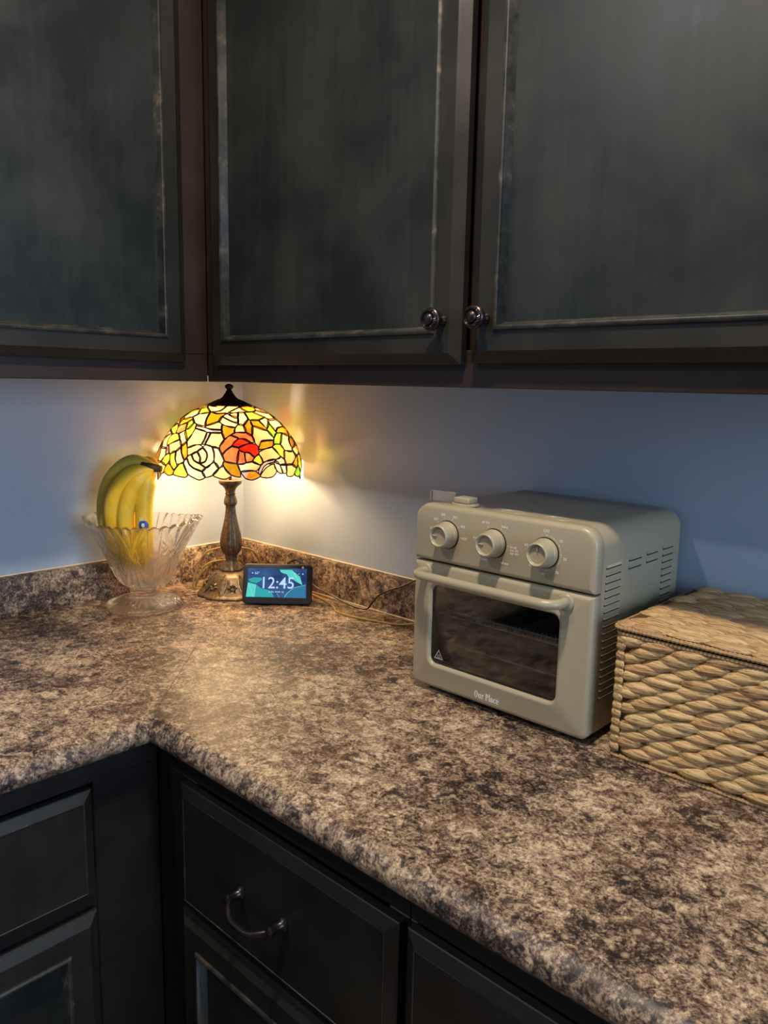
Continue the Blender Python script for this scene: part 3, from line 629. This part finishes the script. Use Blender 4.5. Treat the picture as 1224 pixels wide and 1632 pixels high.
PANES = '''w -923,1678 -924,1734 -235,1745 79,1744 -184,1650 -197,1623 -349,1626 -630,1670
w -214,1626 -213,1663 61,1750 80,1744 -39,1622 -108,1637
c -573,1597 -922,1692 -868,1686 -368,1641 -217,1638 -114,1652 -34,1631 -90,1574 -146,1514 -294,1492
c -304,1499 -157,1528 -105,1586 -48,1637 71,1628 292,1660 239,1598 84,1543 -10,1491 -50,1476 -173,1460 -249,1484
c -52,1625 47,1749 645,1741 278,1648 68,1613
k 589,1741 921,1722 500,1643 221,1594 259,1651
w -95,1411 -50,1454 -6,1468 26,1436 111,1402 95,1285 28,1313
w -92,1419 32,1327 96,1305 97,1273 48,1201 -11,1215 -124,1312 -115,1373
d -306,1506 -178,1475 -47,1487 -86,1407 -116,1308 -257,1220 -285,1344 -298,1442
c -488,1356 -456,1451 -295,1503 -274,1339 -251,1220 -416,1277
c -260,1227 -119,1322 -77,1243 -77,1155 -188,1161
j -370,1217 -265,1201 -189,1176 -77,1166 -69,1095 -174,1090 -251,1125 -348,1163
j -218,1100 -172,1102 -187,976 -203,879 -237,879 -225,980
c -351,1175 -251,1140 -211,1096 -217,974 -232,877 -280,862 -353,790 -392,924 -375,1020 -358,1100
c -177,1104 -71,1106 -43,975 -76,853 -96,805 -143,826 -208,883 -195,983
o -84,1246 -10,1230 50,1213 47,1121 -8,1045 -47,968 -76,1099
n -340,656 -355,801 -306,855 -249,861 -217,812 -258,726 -303,666
w -224,814 -193,872 -141,839 -119,716 -119,583 -150,461 -177,416 -231,500 -187,548 -176,648 -185,720 -222,806
n -264,733 -220,819 -179,727 -170,647 -183,537 -230,493 -231,615
n -308,676 -260,739 -224,618 -226,493 -279,554
n -345,609 -304,681 -275,564 -226,506 -174,424 -206,341 -272,395 -315,471 -344,593
v -372,498 -341,608 -310,481 -269,409 -205,354 -179,234 -228,173 -300,245 -333,316
v -210,349 -179,430 -112,539 -78,414 -123,277 -183,229
v -146,838 -96,818 -47,590 -48,521 -81,407 -115,529 -125,713
p -82,859 -49,981 15,1059 75,1008 32,919 19,846 -29,764 -54,687 -76,779
p -56,696 -33,775 16,858 71,828 71,753 54,518 -32,541
d -54,527 -30,555 58,493 77,253 40,252 -3,301 -35,389
c -127,282 -83,421 -49,453 -30,399 8,273 -30,206 -70,212
y -920,1534 -918,1632 -925,1685 -529,1590 -609,1549
y -507,1464 -676,1562 -578,1603 -288,1496 -408,1458
c -660,1323 -917,1506 -920,1545 -616,1540 -490,1462 -547,1370
c -901,1366 -910,1449 -918,1505 -904,1385
c -887,1151 -894,1334 -900,1377 -703,1256 -731,1224
o -655,1222 -675,1333 -568,1384 -472,1354 -512,1272 -596,1223
p -608,1080 -624,1194 -520,1285 -471,1145 -536,1040
g -480,1144 -530,1283 -483,1361 -409,1281 -431,1160
y -466,1107 -417,1290 -360,1212 -366,1012 -386,915 -446,1046
y -888,1100 -888,1192 -756,1236 -648,1185 -595,1049 -672,1041
c -878,856 -885,1078 -887,1108 -661,1047 -880,879
c -878,866 -670,1054 -666,907 -616,744 -759,729
y -633,800 -675,940 -626,1032 -539,1054 -473,939 -557,866
k -603,809 -479,949 -421,812 -464,704 -547,652
c -546,1051 -460,1112 -382,921 -426,806 -483,940
o -430,816 -387,930 -349,732 -338,597 -365,549 -407,684
j -631,752 -596,814 -539,655 -600,638
c -766,740 -620,755 -591,643 -642,459 -739,438
y -654,462 -592,604 -543,666 -516,530 -562,403
y -523,600 -513,693 -465,717 -451,559 -426,428 -461,338 -500,440
c -472,713 -425,821 -399,688 -361,558 -365,493 -427,463 -459,556
k -742,449 -645,473 -558,414 -604,232 -706,262
o -585,277 -531,457 -457,350 -461,249 -520,212
y -468,250 -407,453 -368,506 -327,323 -326,243 -356,207
c -857,402 -878,871 -738,738 -720,442
o 224,1602 531,1655 624,1611 533,1525 312,1497 239,1544
w 922,1722 917,1705 921,1595 922,1579 651,1581 473,1643
w 527,1655 756,1595 920,1596 922,1578 649,1581 551,1598 478,1646
c 698,1592 920,1595 920,1599 915,1468 695,1466 506,1521
c -18,1496 242,1609 260,1557 326,1504 226,1490 130,1487
c 382,1497 545,1534 765,1479 915,1478 749,1340 565,1331 470,1410
y 227,1501 402,1505 492,1424 529,1402 357,1337 250,1339 227,1365
k -13,1462 139,1500 108,1392 62,1390 21,1422
w 130,1500 238,1504 238,1376 237,1366 149,1245 90,1264 100,1397
c 64,1209 92,1276 152,1258 159,1105 40,1121
o 144,1253 234,1378 251,1240 208,1038 153,1104
p 12,1050 57,1110 158,1117 211,1049 218,927 174,919 111,985 71,999
r 14,848 69,981 131,994 179,926 120,864 68,815
r 65,825 118,878 181,896 224,875 240,784 224,676 181,635 150,711 87,743
p 66,760 115,728 115,601 122,531 92,492 49,519
p 111,728 153,725 185,645 170,540 144,531 117,528
c 54,492 92,507 169,554 228,461 198,362 145,359 78,345
y 165,544 222,689 253,578 244,478 204,487
c 232,725 372,821 429,596 356,562 255,529 247,573
o 232,785 278,940 331,957 406,952 372,809 234,774
c 245,1244 404,1137 435,994 403,940 281,927 237,831 211,928 204,1043
o 252,1351 365,1352 402,1126 241,1232
c 354,1346 479,1391 554,1358 414,1174
c 542,1359 766,1349 758,1197 572,1163 504,1092 485,1294
g 498,1303 514,1101 428,986 394,1128 431,1220
g 476,1062 606,1076 539,953 482,860 401,878
o 567,1174 650,1197 887,1139 727,978 590,1063 500,1097
y 366,816 432,868 488,832 497,711 468,545 413,669
c 599,1077 742,987 656,898 607,684 542,700 495,751 475,866
k 489,716 610,696 634,566 561,423 475,428 463,552
v 353,524 426,607 472,557 481,428 416,443
v 355,530 393,509 436,273 392,284 353,398
v 415,456 482,439 478,274 429,273
j 208,341 241,489 304,564 359,575 361,520 290,484 254,425 221,277
c 222,245 271,406 344,478 368,315 331,220 276,201
o 76,355 145,375 187,351 228,246 164,176 112,209
k 474,440 560,437 623,351 570,193 517,176 478,218
g 592,236 660,375 731,232 675,139 607,168
b 728,992 851,831 635,745 637,898
c 630,754 822,844 871,701 700,588 682,585
o 552,429 694,601 684,453 617,341
c 914,1488 908,1442 892,1254 713,1339
o 892,1267 889,1212 888,1126 756,1172
c 888,1142 883,988 712,978 888,1134
c 883,997 877,863 872,691 779,839
y 684,601 779,566 805,378 717,227 664,414
o 922,1592 918,1543 915,1480 916,1461
'''
pieces = []  # PANES outlines traced in image pixels, projected from the camera onto the dome
for ln in PANES.strip().splitlines():
    c, *q = ln.split(); pieces.append((c, [(float(a)/10, float(b)/1e4) for a, b in (s.split(',') for s in q)]))
came = MB()
def smooth_poly(P, sub):
    n = len(P); out = []
    for i in range(n):
        p0, p1, p2, p3 = [Vector((*P[(i+k-1) % n], 0)) for k in range(4)]
        # keep sharp corners: only round gentle ones
        out.append((p1.x, p1.y))
        for s in range(1, sub):
            t = s/sub; cr = .5*((2*p1)+(-p0+p2)*t+(2*p0-5*p1+4*p2-p3)*t*t+(-p0+3*p1-3*p2+p3)*t**3); li = p1.lerp(p2, t); v = li.lerp(cr, .55)
            out.append((v.x, v.y))
    return out
def pane(c, P, rot, shade, off=0.0, sub=3):
    # work in metres on the unrolled dome so curves stay even
    zs = [b for _, b in P]; zm = sum(zs)/len(zs); am = sum(a for a, _ in P)/len(P)
    Q = smooth_poly([((a-am)*dome_r(b)/57.3, b) for a, b in P], sub)
    Q = [(am+x*57.3/max(dome_r(min(.174, max(-.02, b))), .02), min(.1745, max(-.01, b))) for x, b in Q]
    Q = [(max(am-60, min(am+60, a)), b) for a, b in Q]
    Pout = [dome(a+rot, b, .0006+off) for a, b in Q]; Pin = [dome(a+rot, b, -.0016+off) for a, b in Q]; n = len(Q)
    me = MB().add(Pout+Pin, [tuple(range(n)), tuple(range(2*n-1, n-1, -1))]+[(i, (i+1) % n, n+(i+1) % n, n+i) for i in range(n)])
    o = me.build('glass_pane', G[c], shade)
    loop_ = [dome(a+rot, b, -.0002+off) for a, b in Q]; came.tube(loop_+[loop_[0]], .00135, 5, cap=False)
shade = bpy.data.objects.new('shade', bpy.data.meshes.new('shade')); COL.objects.link(shade); shade.parent = lamp
for rot in (0, 180):
    for c, P in pieces: pane(c, P, rot, shade)
for side in (90, 270):                       # filler panes added to cover the gaps between the front and rear designs
    zz = [.006, .046, .072, .096, .118, .137, .153, .166]
    for i in range(len(zz)-1):
        w_ = 14 if i < 5 else 16
        pane('cykcoyc'[i], [(side-w_, zz[i]), (side+w_, zz[i]), (side+w_, zz[i+1]), (side-w_, zz[i+1])], 0, shade, -.0022, 1)
cm = came.build('tmp', M['lead'], None, smooth=True, recalc=False); me = cm.data; bpy.data.objects.remove(cm); old = shade.data; shade.data = me; me.name = 'shade'; bpy.data.meshes.remove(old)
shade['label'] = 'domed stained-glass shade with roses and dark leading'
# vented cap and finial
z0 = RIMZ+.158
MB().lathe([(.0460, z0-.002), (.0505, z0+.0000), (.0500, z0+.0022), (.0440, z0+.0060), (.034, z0+.0105), (.024, z0+.0150), (.0150, z0+.0215), (.0110, z0+.0270), (.0095, z0+.0300)], 48, None, False, True, rf=lambda a, z, r: 1+.012*math.sin(24*a)).build('shade_cap', M['capm'], lamp, smooth=True)
MB().lathe([(.0070, z0+.0290), (.0085, z0+.0320), (.0060, z0+.0350), (.0050, z0+.0380), (.0085, z0+.0410), (.0095, z0+.0440), (.0080, z0+.0475), (.003, z0+.0500)], 24).build('finial', M['capm'], lamp, smooth=True)
# stem
zs = lambda y: RIMZ-.001-(y-712)*.000349
flute = lambda a, z, r: 1+.10*(abs(math.sin(10*a))-.6)
sp = [(.0255, 712), (.0258, 720), (.0240, 735), (.0175, 748), (.0125, 765), (.0100, 790), (.0118, 798), (.0102, 805), (.0128, 822), (.0150, 850), (.0140, 866), (.0105, 876)]
MB().lathe([(r, zs(y)) for r, y in sp], 32, None, True, True).build('candle_cup', M['brass'], lamp, smooth=True, angle=60)
sp = [(.0105, 874), (.0108, 900), (.0130, 950), (.0170, 1005), (.0212, 1060), (.0235, 1105), (.0228, 1140), (.0190, 1170), (.0145, 1188)]
MB().lathe([(p.x, zs(p.y*1000)) for p in catmull([(r, y/1000, 0) for r, y in sp], 4)], 64, None, True, True, rf=flute).build('fluted_stem', M['brass'], lamp, smooth=True, angle=60)
sp = [(.0140, 1186), (.0132, 1200), (.0120, 1225), (.0140, 1240), (.0185, 1258), (.0245, 1276), (.0258, 1288), (.0240, 1296)]
MB().lathe([(r, zs(y)) for r, y in sp], 40, None, True, True, rf=lambda a, z, r: 1+.03*math.sin(8*a)).build('stem_collar', M['brass'], lamp, smooth=True, angle=60)
zb0 = zs(1290)
def base_rf(a, z, r):
    t = 1-z/zb0; return 1+.045*t*abs(math.sin(4*a))+.02*math.sin(16*a)*t*(1-t)*2
bp_ = [(.0240, zb0), (.0330, zb0*.93), (.0420, zb0*.82), (.0490, zb0*.66), (.0545, zb0*.48), (.0600, zb0*.32), (.0665, zb0*.18), (.0715, zb0*.10), (.0730, zb0*.05), (.0715, .0)]
lb_ = MB().lathe([(p.x, p.y) for p in catmull([(a, b, 0) for a, b in bp_], 3)], 96, None, True, True, rf=base_rf).build('lamp_base', M['brass'], lamp, smooth=True, angle=70)
for k in range(16):                          # cast flowers and leaf ribs round the base
    a = 2*math.pi*(k+.5)/16; ca, sa = math.cos(a), math.sin(a); z = zb0*.45; r = .0565
    if k % 2 == 0:
        fb = MB()
        for q in range(6):
            an = q*math.pi/3; c_ = Vector((r*ca, r*sa, z)); tu = Vector((-sa, ca, 0)); tv = Vector((-ca*.55, -sa*.55, .83))
            fb.tube([c_+(tu*math.cos(an)+tv*math.sin(an))*.0015, c_+(tu*math.cos(an)+tv*math.sin(an))*.0060+Vector((ca, sa, .6))*.0016, c_+(tu*math.cos(an)+tv*math.sin(an))*.0115], .002, 6, rfun=lambda t: .0009+.0023*math.sin(math.pi*t))
        fb.build('cast_flower', M['brass'], lb_, smooth=True)
    else:
        fb = MB()
        for w_ in (-1, 1):
            fb.tube([Vector(((.036+.033*t)*math.cos(a+w_*.13*math.sin(math.pi*t)), (.036+.033*t)*math.sin(a+w_*.13*math.sin(math.pi*t)), zb0*(.90-.80*t**1.15)+.0012)) for t in [i/8 for i in range(9)]], .0019, 6)
        fb.build('cast_leaf', M['brass'], lb_, smooth=True)
# sockets and bulbs under the shade
MB().tube([(0, 0, zs(720)), (0, 0, z0+.029)], .0035, 10).build('centre_rod', M['capm'], lamp, smooth=True)
for s in (-1, 1):
    so = MB().tube([(0, 0, RIMZ+.095), (s*.03, s*.008, RIMZ+.095), (s*.045, s*.012, RIMZ+.085)], .010, 14).build('lamp_socket', M['capm'], lamp, smooth=True)
    bx_, by_ = s*.058, s*.016
    MB().lathe([(.008, .018), (.013, .006), (.019, -.012), (.0195, -.024), (.014, -.036), (.004, -.042)], 20, lambda x, y, h, bx_=bx_, by_=by_: (bx_+x, by_+y, RIMZ+.072+h)).build('bulb', M['bulb'], so, smooth=True)
for s in (-1, 1):
    l = bpy.data.lights.new('lamp_bulb_light', 'POINT'); l.energy = LAMP_W; l.color = (1, .63, .31); l.shadow_soft_size = .022
    o = bpy.data.objects.new('lamp_bulb_light', l); COL.objects.link(o); o.parent = lamp; o.location = (s*.058*.35-.0, s*.016+(-.026 if s < 0 else .026), RIMZ+.066)
# ------------------------------------------------------------------ pressed-glass footed bowl
BX, BY = .130, -.352
bowl = thing('glass_bowl', (BX, BY, CZ), 'clear pressed-glass footed fruit bowl with scalloped rim left of the lamp', 'bowl')
RA = math.atan2(.68, .73)                    # long axis of the boat-shaped rim
def ell(a, z):                               # flare towards the two ends
    k = max(0, min(1, (z-.05)/.13)); c = abs(math.cos(a-RA)); return 1-.06*k+.22*k*k*c**3
def relief(a, z):                            # six fan-cut panels with cross-hatched columns between them
    b = ((a-RA)/(math.pi/3)) % 1-.5; x = b*math.pi/3*.08; y = z-.125
    if abs(b) < .34:
        ph = math.atan2(y, x); rd = math.hypot(x*1.1, y); k = min(1, max(0, (rd-.007)/.004))
        return .0034*k*abs(math.sin(11*ph))+(.0030 if rd < .006 else 0)
    q = (abs(b)-.34)/.16
    if q < .18: return .0040
    return .0030*abs(math.sin(x*700+z*480))*abs(math.sin(x*700-z*480))
prof_o = [(.0225, .040), (.0300, .0445), (.0430, .0520), (.0545, .0660), (.0630, .0850), (.0720, .1080), (.0810, .1320), (.0895, .1520), (.0970, .1680), (.1030, .1780)]
po = [(p.x, p.y) for p in catmull([(a, b, 0) for a, b in prof_o], 6)]
NB = 384
def bring(r, z, inner):
    out = []
    for k in range(NB):
        a = 2*math.pi*k/NB; t = max(0, (z-.15)/.028); c = math.cos(a-RA)
        zz = z+t*(.0045*abs(math.sin(16*a))+.010*abs(c)**6-.006*math.sin(a-RA)**2*0)
        rr = r*ell(a, z)+(0 if inner else relief(a, z)*min(1, max(0, (z-.045)/.01))); out.append((rr*math.cos(a), rr*math.sin(a), zz))
    return out
rs = [bring(r, z, False) for r, z in po]
rs += [bring(r-.0022, z+.0012, True) for r, z in po[-1:]]+[bring(r-.0052*min(1, (z-.038)/.012), z+.002, True) for r, z in po[::-1] if z > .0500]+[bring(.030, .0525, True), bring(.012, .0510, True)]
MB().rings(rs, True, True, True).build('bowl_cup', M['bglass'], bowl, smooth=True, angle=80)
ft = [(.0222, .0400), (.0240, .0370), (.0222, .0345), (.0230, .0305), (.0240, .0270), (.0300, .0235), (.0430, .0190), (.0580, .0140), (.0700, .0100), (.0755, .0070), (.0755, .0030), (.0730, .0006), (.0500, .0030), (.0300, .0090), (.010, .0120)]
fm = []
for i, (r, z) in enumerate(ft):
    ring = []
    for k in range(224):
        a = 2*math.pi*k/224; top = 5 < i < 10; w_ = abs(math.sin(16*a))
        rr = r*(1+(.030*w_ if .06 < r and i < 12 else 0)); ring.append((rr*math.cos(a), rr*math.sin(a), z+(.0034*w_*min(1, (r-.026)/.02) if top else 0)))
    fm.append(ring)
MB().rings(fm, True, True, True).build('bowl_foot', M['bglass'], bowl, smooth=True, angle=80)
# ------------------------------------------------------------------ bananas
rh_ = Vector((.73, .68, 0)); th_ = Vector((.68, -.73, 0))
bun = thing('banana_bunch', (BX, BY, CZ+.054), 'bunch of ripe yellow bananas standing in the glass bowl', 'bananas')
def bp3(px_, py_, t): return rh_*((px_-231)*.00134)+th_*t+Vector((0, 0, (967-py_)*.00138-.054+t*.20))
def banana(path, r, mt='banana'):
    P = catmull([bp3(*q) for q in path], 8); n = len(P); b = MB()
    def rf(t):
        if t < .14: return r*(.36+.30*(t/.14)**1.5)
        if t < .30: return r*(.66+.34*math.sin((t-.14)/.16*math.pi/2))
        if t > .80: return r*max(.20, math.cos((t-.80)/.20*math.pi/2)**.75)
        return r
    b.tube(P, r, 15, rfun=rf)
    # flatten the tube into five faint ridges
    N = 15
    for i in range(n):
        c = P[i]
        for k in range(N):
            v = Vector(b.v[i*N+k]); f = 1.0+.045*math.cos(5*2*math.pi*k/N); b.v[i*N+k] = tuple(c+(v-c)*f)
    o = b.build('banana', M[mt], bun, smooth=True, angle=70)
    MB().tube([P[-2]-(P[-1]-P[-2])*.2, P[-1], P[-1]+(P[-1]-P[-2])*.5], .003, 8, rfun=lambda t: .0042-.0015*t).build('blossom_tip', M['btip'], o, smooth=True)
    return o
banana([(256, 757, .012), (240, 752, .008), (214, 752, .002), (189, 770, -.006), (174, 800, -.012), (173, 835, -.012), (184, 872, -.006), (206, 908, .0)], .0200, 'banana_g')
banana([(255, 761, .020), (240, 762, .022), (220, 770, .026), (200, 795, .028), (193, 826, .028), (198, 862, .022), (212, 902, .010)], .0190)
banana([(253, 765, .024), (243, 770, .030), (230, 785, .036), (219, 808, .040), (214, 838, .040), (216, 870, .032), (224, 908, .016)], .0170)
r_ban = banana([(254, 766, .018), (249, 773, .024), (245, 788, .030), (242, 812, .034), (241, 842, .034), (239, 874, .028), (234, 906, .014)], .0172)
banana([(255, 758, -.004), (242, 748, -.020), (222, 756, -.034), (207, 780, -.040), (203, 815, -.040), (210, 855, -.030), (224, 902, -.010)], .0190)
MB().tube(catmull([bp3(238, 757, .016), bp3(247, 757, .018), bp3(256, 757, .018), bp3(266, 758, .018)], 5), .01, 10, rfun=lambda t: .0142-.0080*t**.8).build('stem_crown', M['btip'], bun, smooth=True)
c_ = bp3(243.5, 843, .0525)
st_ = MB().rings([[c_+(rh_*math.cos(a)*.0100+Vector((0, 0, 1))*math.sin(a)*.0098)*k+th_*(.0012*(1-k*k)-.0030*(math.cos(a)*k)**2) for a in [2*math.pi*i/24 for i in range(24)]] for k in (1, .66, .33, .05)], True, False, True).build('sticker', M['blue'], r_ban, smooth=True)
MB().rings([[c_+th_*.0016+(rh_*math.cos(a)*.0035+Vector((0, 0, 1))*(math.sin(a)*.0042+.0005)) for a in [2*math.pi*i/16 for i in range(16)]], [c_+th_*.0019+(rh_*math.cos(a)*.0030+Vector((0, 0, 1))*(math.sin(a)*.0036+.0005)) for a in [2*math.pi*i/16 for i in range(16)]]], True, True, True).build('sticker_emblem', M['print'], r_ban)
MB().rings([[c_+th_*h+rh_*x+Vector((0, 0, z)) for x, z in ((-.0075, .0085), (.0055, .0100), (.0050, .0175), (-.0070, .0160))] for h in (-.0008, .0006)], True, True, True).build('sticker_tab', M['byel'], r_ban)
# ------------------------------------------------------------------ smart display
DA = math.atan2(.0984, .1043)
dsp = thing('smart_display', (.3112, -.1462, CZ), 'small charcoal smart display showing the time, in front of the lamp', 'display', rotz=DA)
tl = R(17); W2, HD, DT = .148, .086, .011
def F(x, s, d): return (x-W2/2, s*math.sin(tl)+d*math.cos(tl)-.008, s*math.cos(tl)-d*math.sin(tl)+.0036)
def fr(inset, d): return [F(x, s, d) for x, s in rr_in(0, W2, 0, HD, (.009,)*4, inset, 6)]
db = MB().rings([fr(.003, 0), fr(.0008, .0012), fr(0, .003), fr(0, .009), fr(.003, .012)], True, True, True).build('bezel', M['plastic'], dsp, smooth=True, angle=50)
rear = []
for k, (ins, d) in enumerate(((.006, .0118), (.010, .024), (.016, .040), (.022, .055))):
    ring = []
    for x, s in rr_in(0, W2, 0, HD, (.012,)*4, ins, 6):
        p = F(x, s*(1-.11*k), d); ring.append((p[0], p[1], max(.0006, p[2])))
    rear.append(ring)
MB().rings(rear, True, True, True).build('rear_housing', M['plastic'], dsp, smooth=True, angle=50)
sx0, sx1, ss0, ss1 = .0105, .1362, .0140, .0762
def quad(name, P, mat, d, parent): return MB().add([F(x, s, d) for x, s in P], [tuple(range(len(P)))]).build(name, mat, parent, recalc=False)
s = Mat('screen_wallpaper'); v = s.coord(); f = s.noise(v, 26, 2, .5)
s.col((0, 0, 0, 1)); s.set(.15, 0, .5); s.l(s.ramp(f, [(.3, srgb(38, 52, 104)), (.55, srgb(58, 92, 142)), (.75, srgb(70, 128, 160))]), s.b.inputs['Emission Color']); s.b.inputs['Emission Strength'].default_value = 1.0
scr = quad('screen', [(sx0, ss0), (sx1, ss0), (sx1, ss1), (sx0, ss1)], s.mat, -.0003, db)
def zx(x, y): return ((x-60)/1090*.148, (715-y)/640*.086)
leaf = [emit('leaf_teal', srgb(52, 168, 170), 1), emit('leaf_aqua', srgb(92, 214, 200), 1), emit('leaf_blue', srgb(52, 120, 158), 1), emit('leaf_dark', srgb(40, 64, 110), 1)]
for P, q in (([(120, 605), (143, 375), (268, 408), (262, 500), (245, 605)], 1), ([(250, 605), (275, 410), (360, 470), (460, 490), (530, 540), (560, 605)], 0), ([(720, 605), (770, 530), (870, 450), (960, 425), (1050, 405), (1043, 612)], 2),
             ([(635, 168), (820, 168), (960, 275), (1000, 405), (930, 370), (850, 320), (790, 300), (750, 240), (660, 212)], 1), ([(143, 330), (230, 297), (345, 300), (372, 330), (280, 388), (190, 372)], 0), ([(850, 345), (930, 365), (985, 400), (890, 440), (840, 400)], 3)):
    quad('screen_leaf', [zx(*p) for p in P], leaf[q], -.0004, scr)
for P in (([(150, 380), (232, 605), (240, 605), (156, 380)]), ([(200, 392), (262, 470), (262, 460), (206, 392)]), ([(268, 405), (246, 605), (252, 605), (274, 408)]), ([(820, 168), (985, 395), (992, 395), (828, 168)]), ([(860, 200), (935, 372), (940, 372), (868, 206)]), ([(640, 605), (600, 540), (604, 540), (646, 605)]), ([(725, 605), (775, 532), (872, 452), (1050, 407), (1050, 402), (870, 447), (770, 527), (718, 605)])):
    quad('leaf_vein', [zx(*p) for p in P], emit('vein_pale', srgb(150, 226, 222), 1) if 'vein' not in M else M['vein'], -.0005, scr)
M['digits'] = emit('screen_digits', srgb(188, 214, 252), 1.1)
def ST(x0, s0): return lambda x, y, z: F(x0+x, s0+y, -.0006-z)
text_mesh('12:45', .0345, ST(zx(605, 388)[0], zx(605, 388)[1]), 'clock_digits', M['digits'], scr, off=.0001, sx=.98)
text_mesh('SUN, MAR 16', .0056, ST(*zx(590, 522)), 'date_line', M['digits'], scr)
text_mesh('60\u00b0', .0078, ST(*zx(285, 230)), 'temperature', M['digits'], scr)
for q, (x, y) in enumerate(((212, 228), (880, 232), (940, 232), (1003, 232))):
    cx, cs = zx(x, y); quad('status_icon', [(cx+.0015*math.cos(R(a)), cs+.0015*math.sin(R(a))) for a in range(0, 360, 60 if q != 2 else 120)], M['digits'], -.0006, scr)
cx, cs = zx(1000, 130)
MB().rings([[F(cx+r*math.cos(R(a)), cs+r*math.sin(R(a)), d) for a in range(0, 360, 24)] for r, d in ((.0024, .0004), (.0024, -.0004), (.0018, -.0006))], True, True, True).build('camera_shutter', M['print'], db, smooth=True)
# ------------------------------------------------------------------ cords
def cord(owner, paths, r, mat, label, n=10):
    inv = (Matrix.Translation(owner.location) @ Matrix.Rotation(owner.rotation_euler.z, 4, 'Z')).inverted(); b = MB()
    for P in paths: b.tube([inv @ v for v in catmull(P, n)], r, 8)
    return tag(b.build('power_cord', mat, owner, smooth=True), label)
z_ = CZ+.0022
cord(lamp, [[(.110, -.150, z_+.004), (.100, -.185, z_+.001), (.085, -.205, z_+.004), (.086, -.196, z_+.045), (.098, -.184, z_+.078), (.118, -.170, z_+.092), (.140, -.140, z_+.096), (.150, -.085, z_+.080), (.165, -.060, z_+.030), (.215, -.040, z_+.001),
                    (.270, -.036, z_), (.330, -.046, z_), (.382, -.062, z_+.001), (.418, -.078, z_), (.440, -.092, z_), (.481, -.0945, z_), (.535, -.082, z_), (.590, -.062, z_), (.640, -.043, z_+.012), (.700, -.034, z_+.030), (.76, -.028, z_+.04)], [(.100, -.105, z_), (.080, -.150, z_), (.080, -.190, z_+.002), (.095, -.204, z_+.014), (.105, -.196, z_+.044), (.120, -.188, z_+.062), (.135, -.165, z_+.068), (.125, -.110, z_+.052), (.110, -.070, z_+.02), (.09, -.05, z_)]], .0021, M['cordg'], 'gold cord looping behind the base')
cord(dsp, [[(.262, -.088, CZ+.035), (.246, -.070, CZ+.060), (.250, -.045, CZ+.072), (.270, -.036, CZ+.062), (.290, -.034, CZ+.030), (.318, -.034, CZ+.0165), (.355, -.036, CZ+.0125), (.395, -.036, CZ+.006), (.435, -.038, z_), (.470, -.035, z_+.001), (.482, -.031, z_+.016), (.498, -.028, z_+.034), (.525, -.026, z_+.050), (.565, -.025, z_+.068), (.610, -.023, z_+.092), (.66, -.012, z_+.11), (.74, -.010, z_+.12)]], .0019, M['cordk'], 'thin black cord')
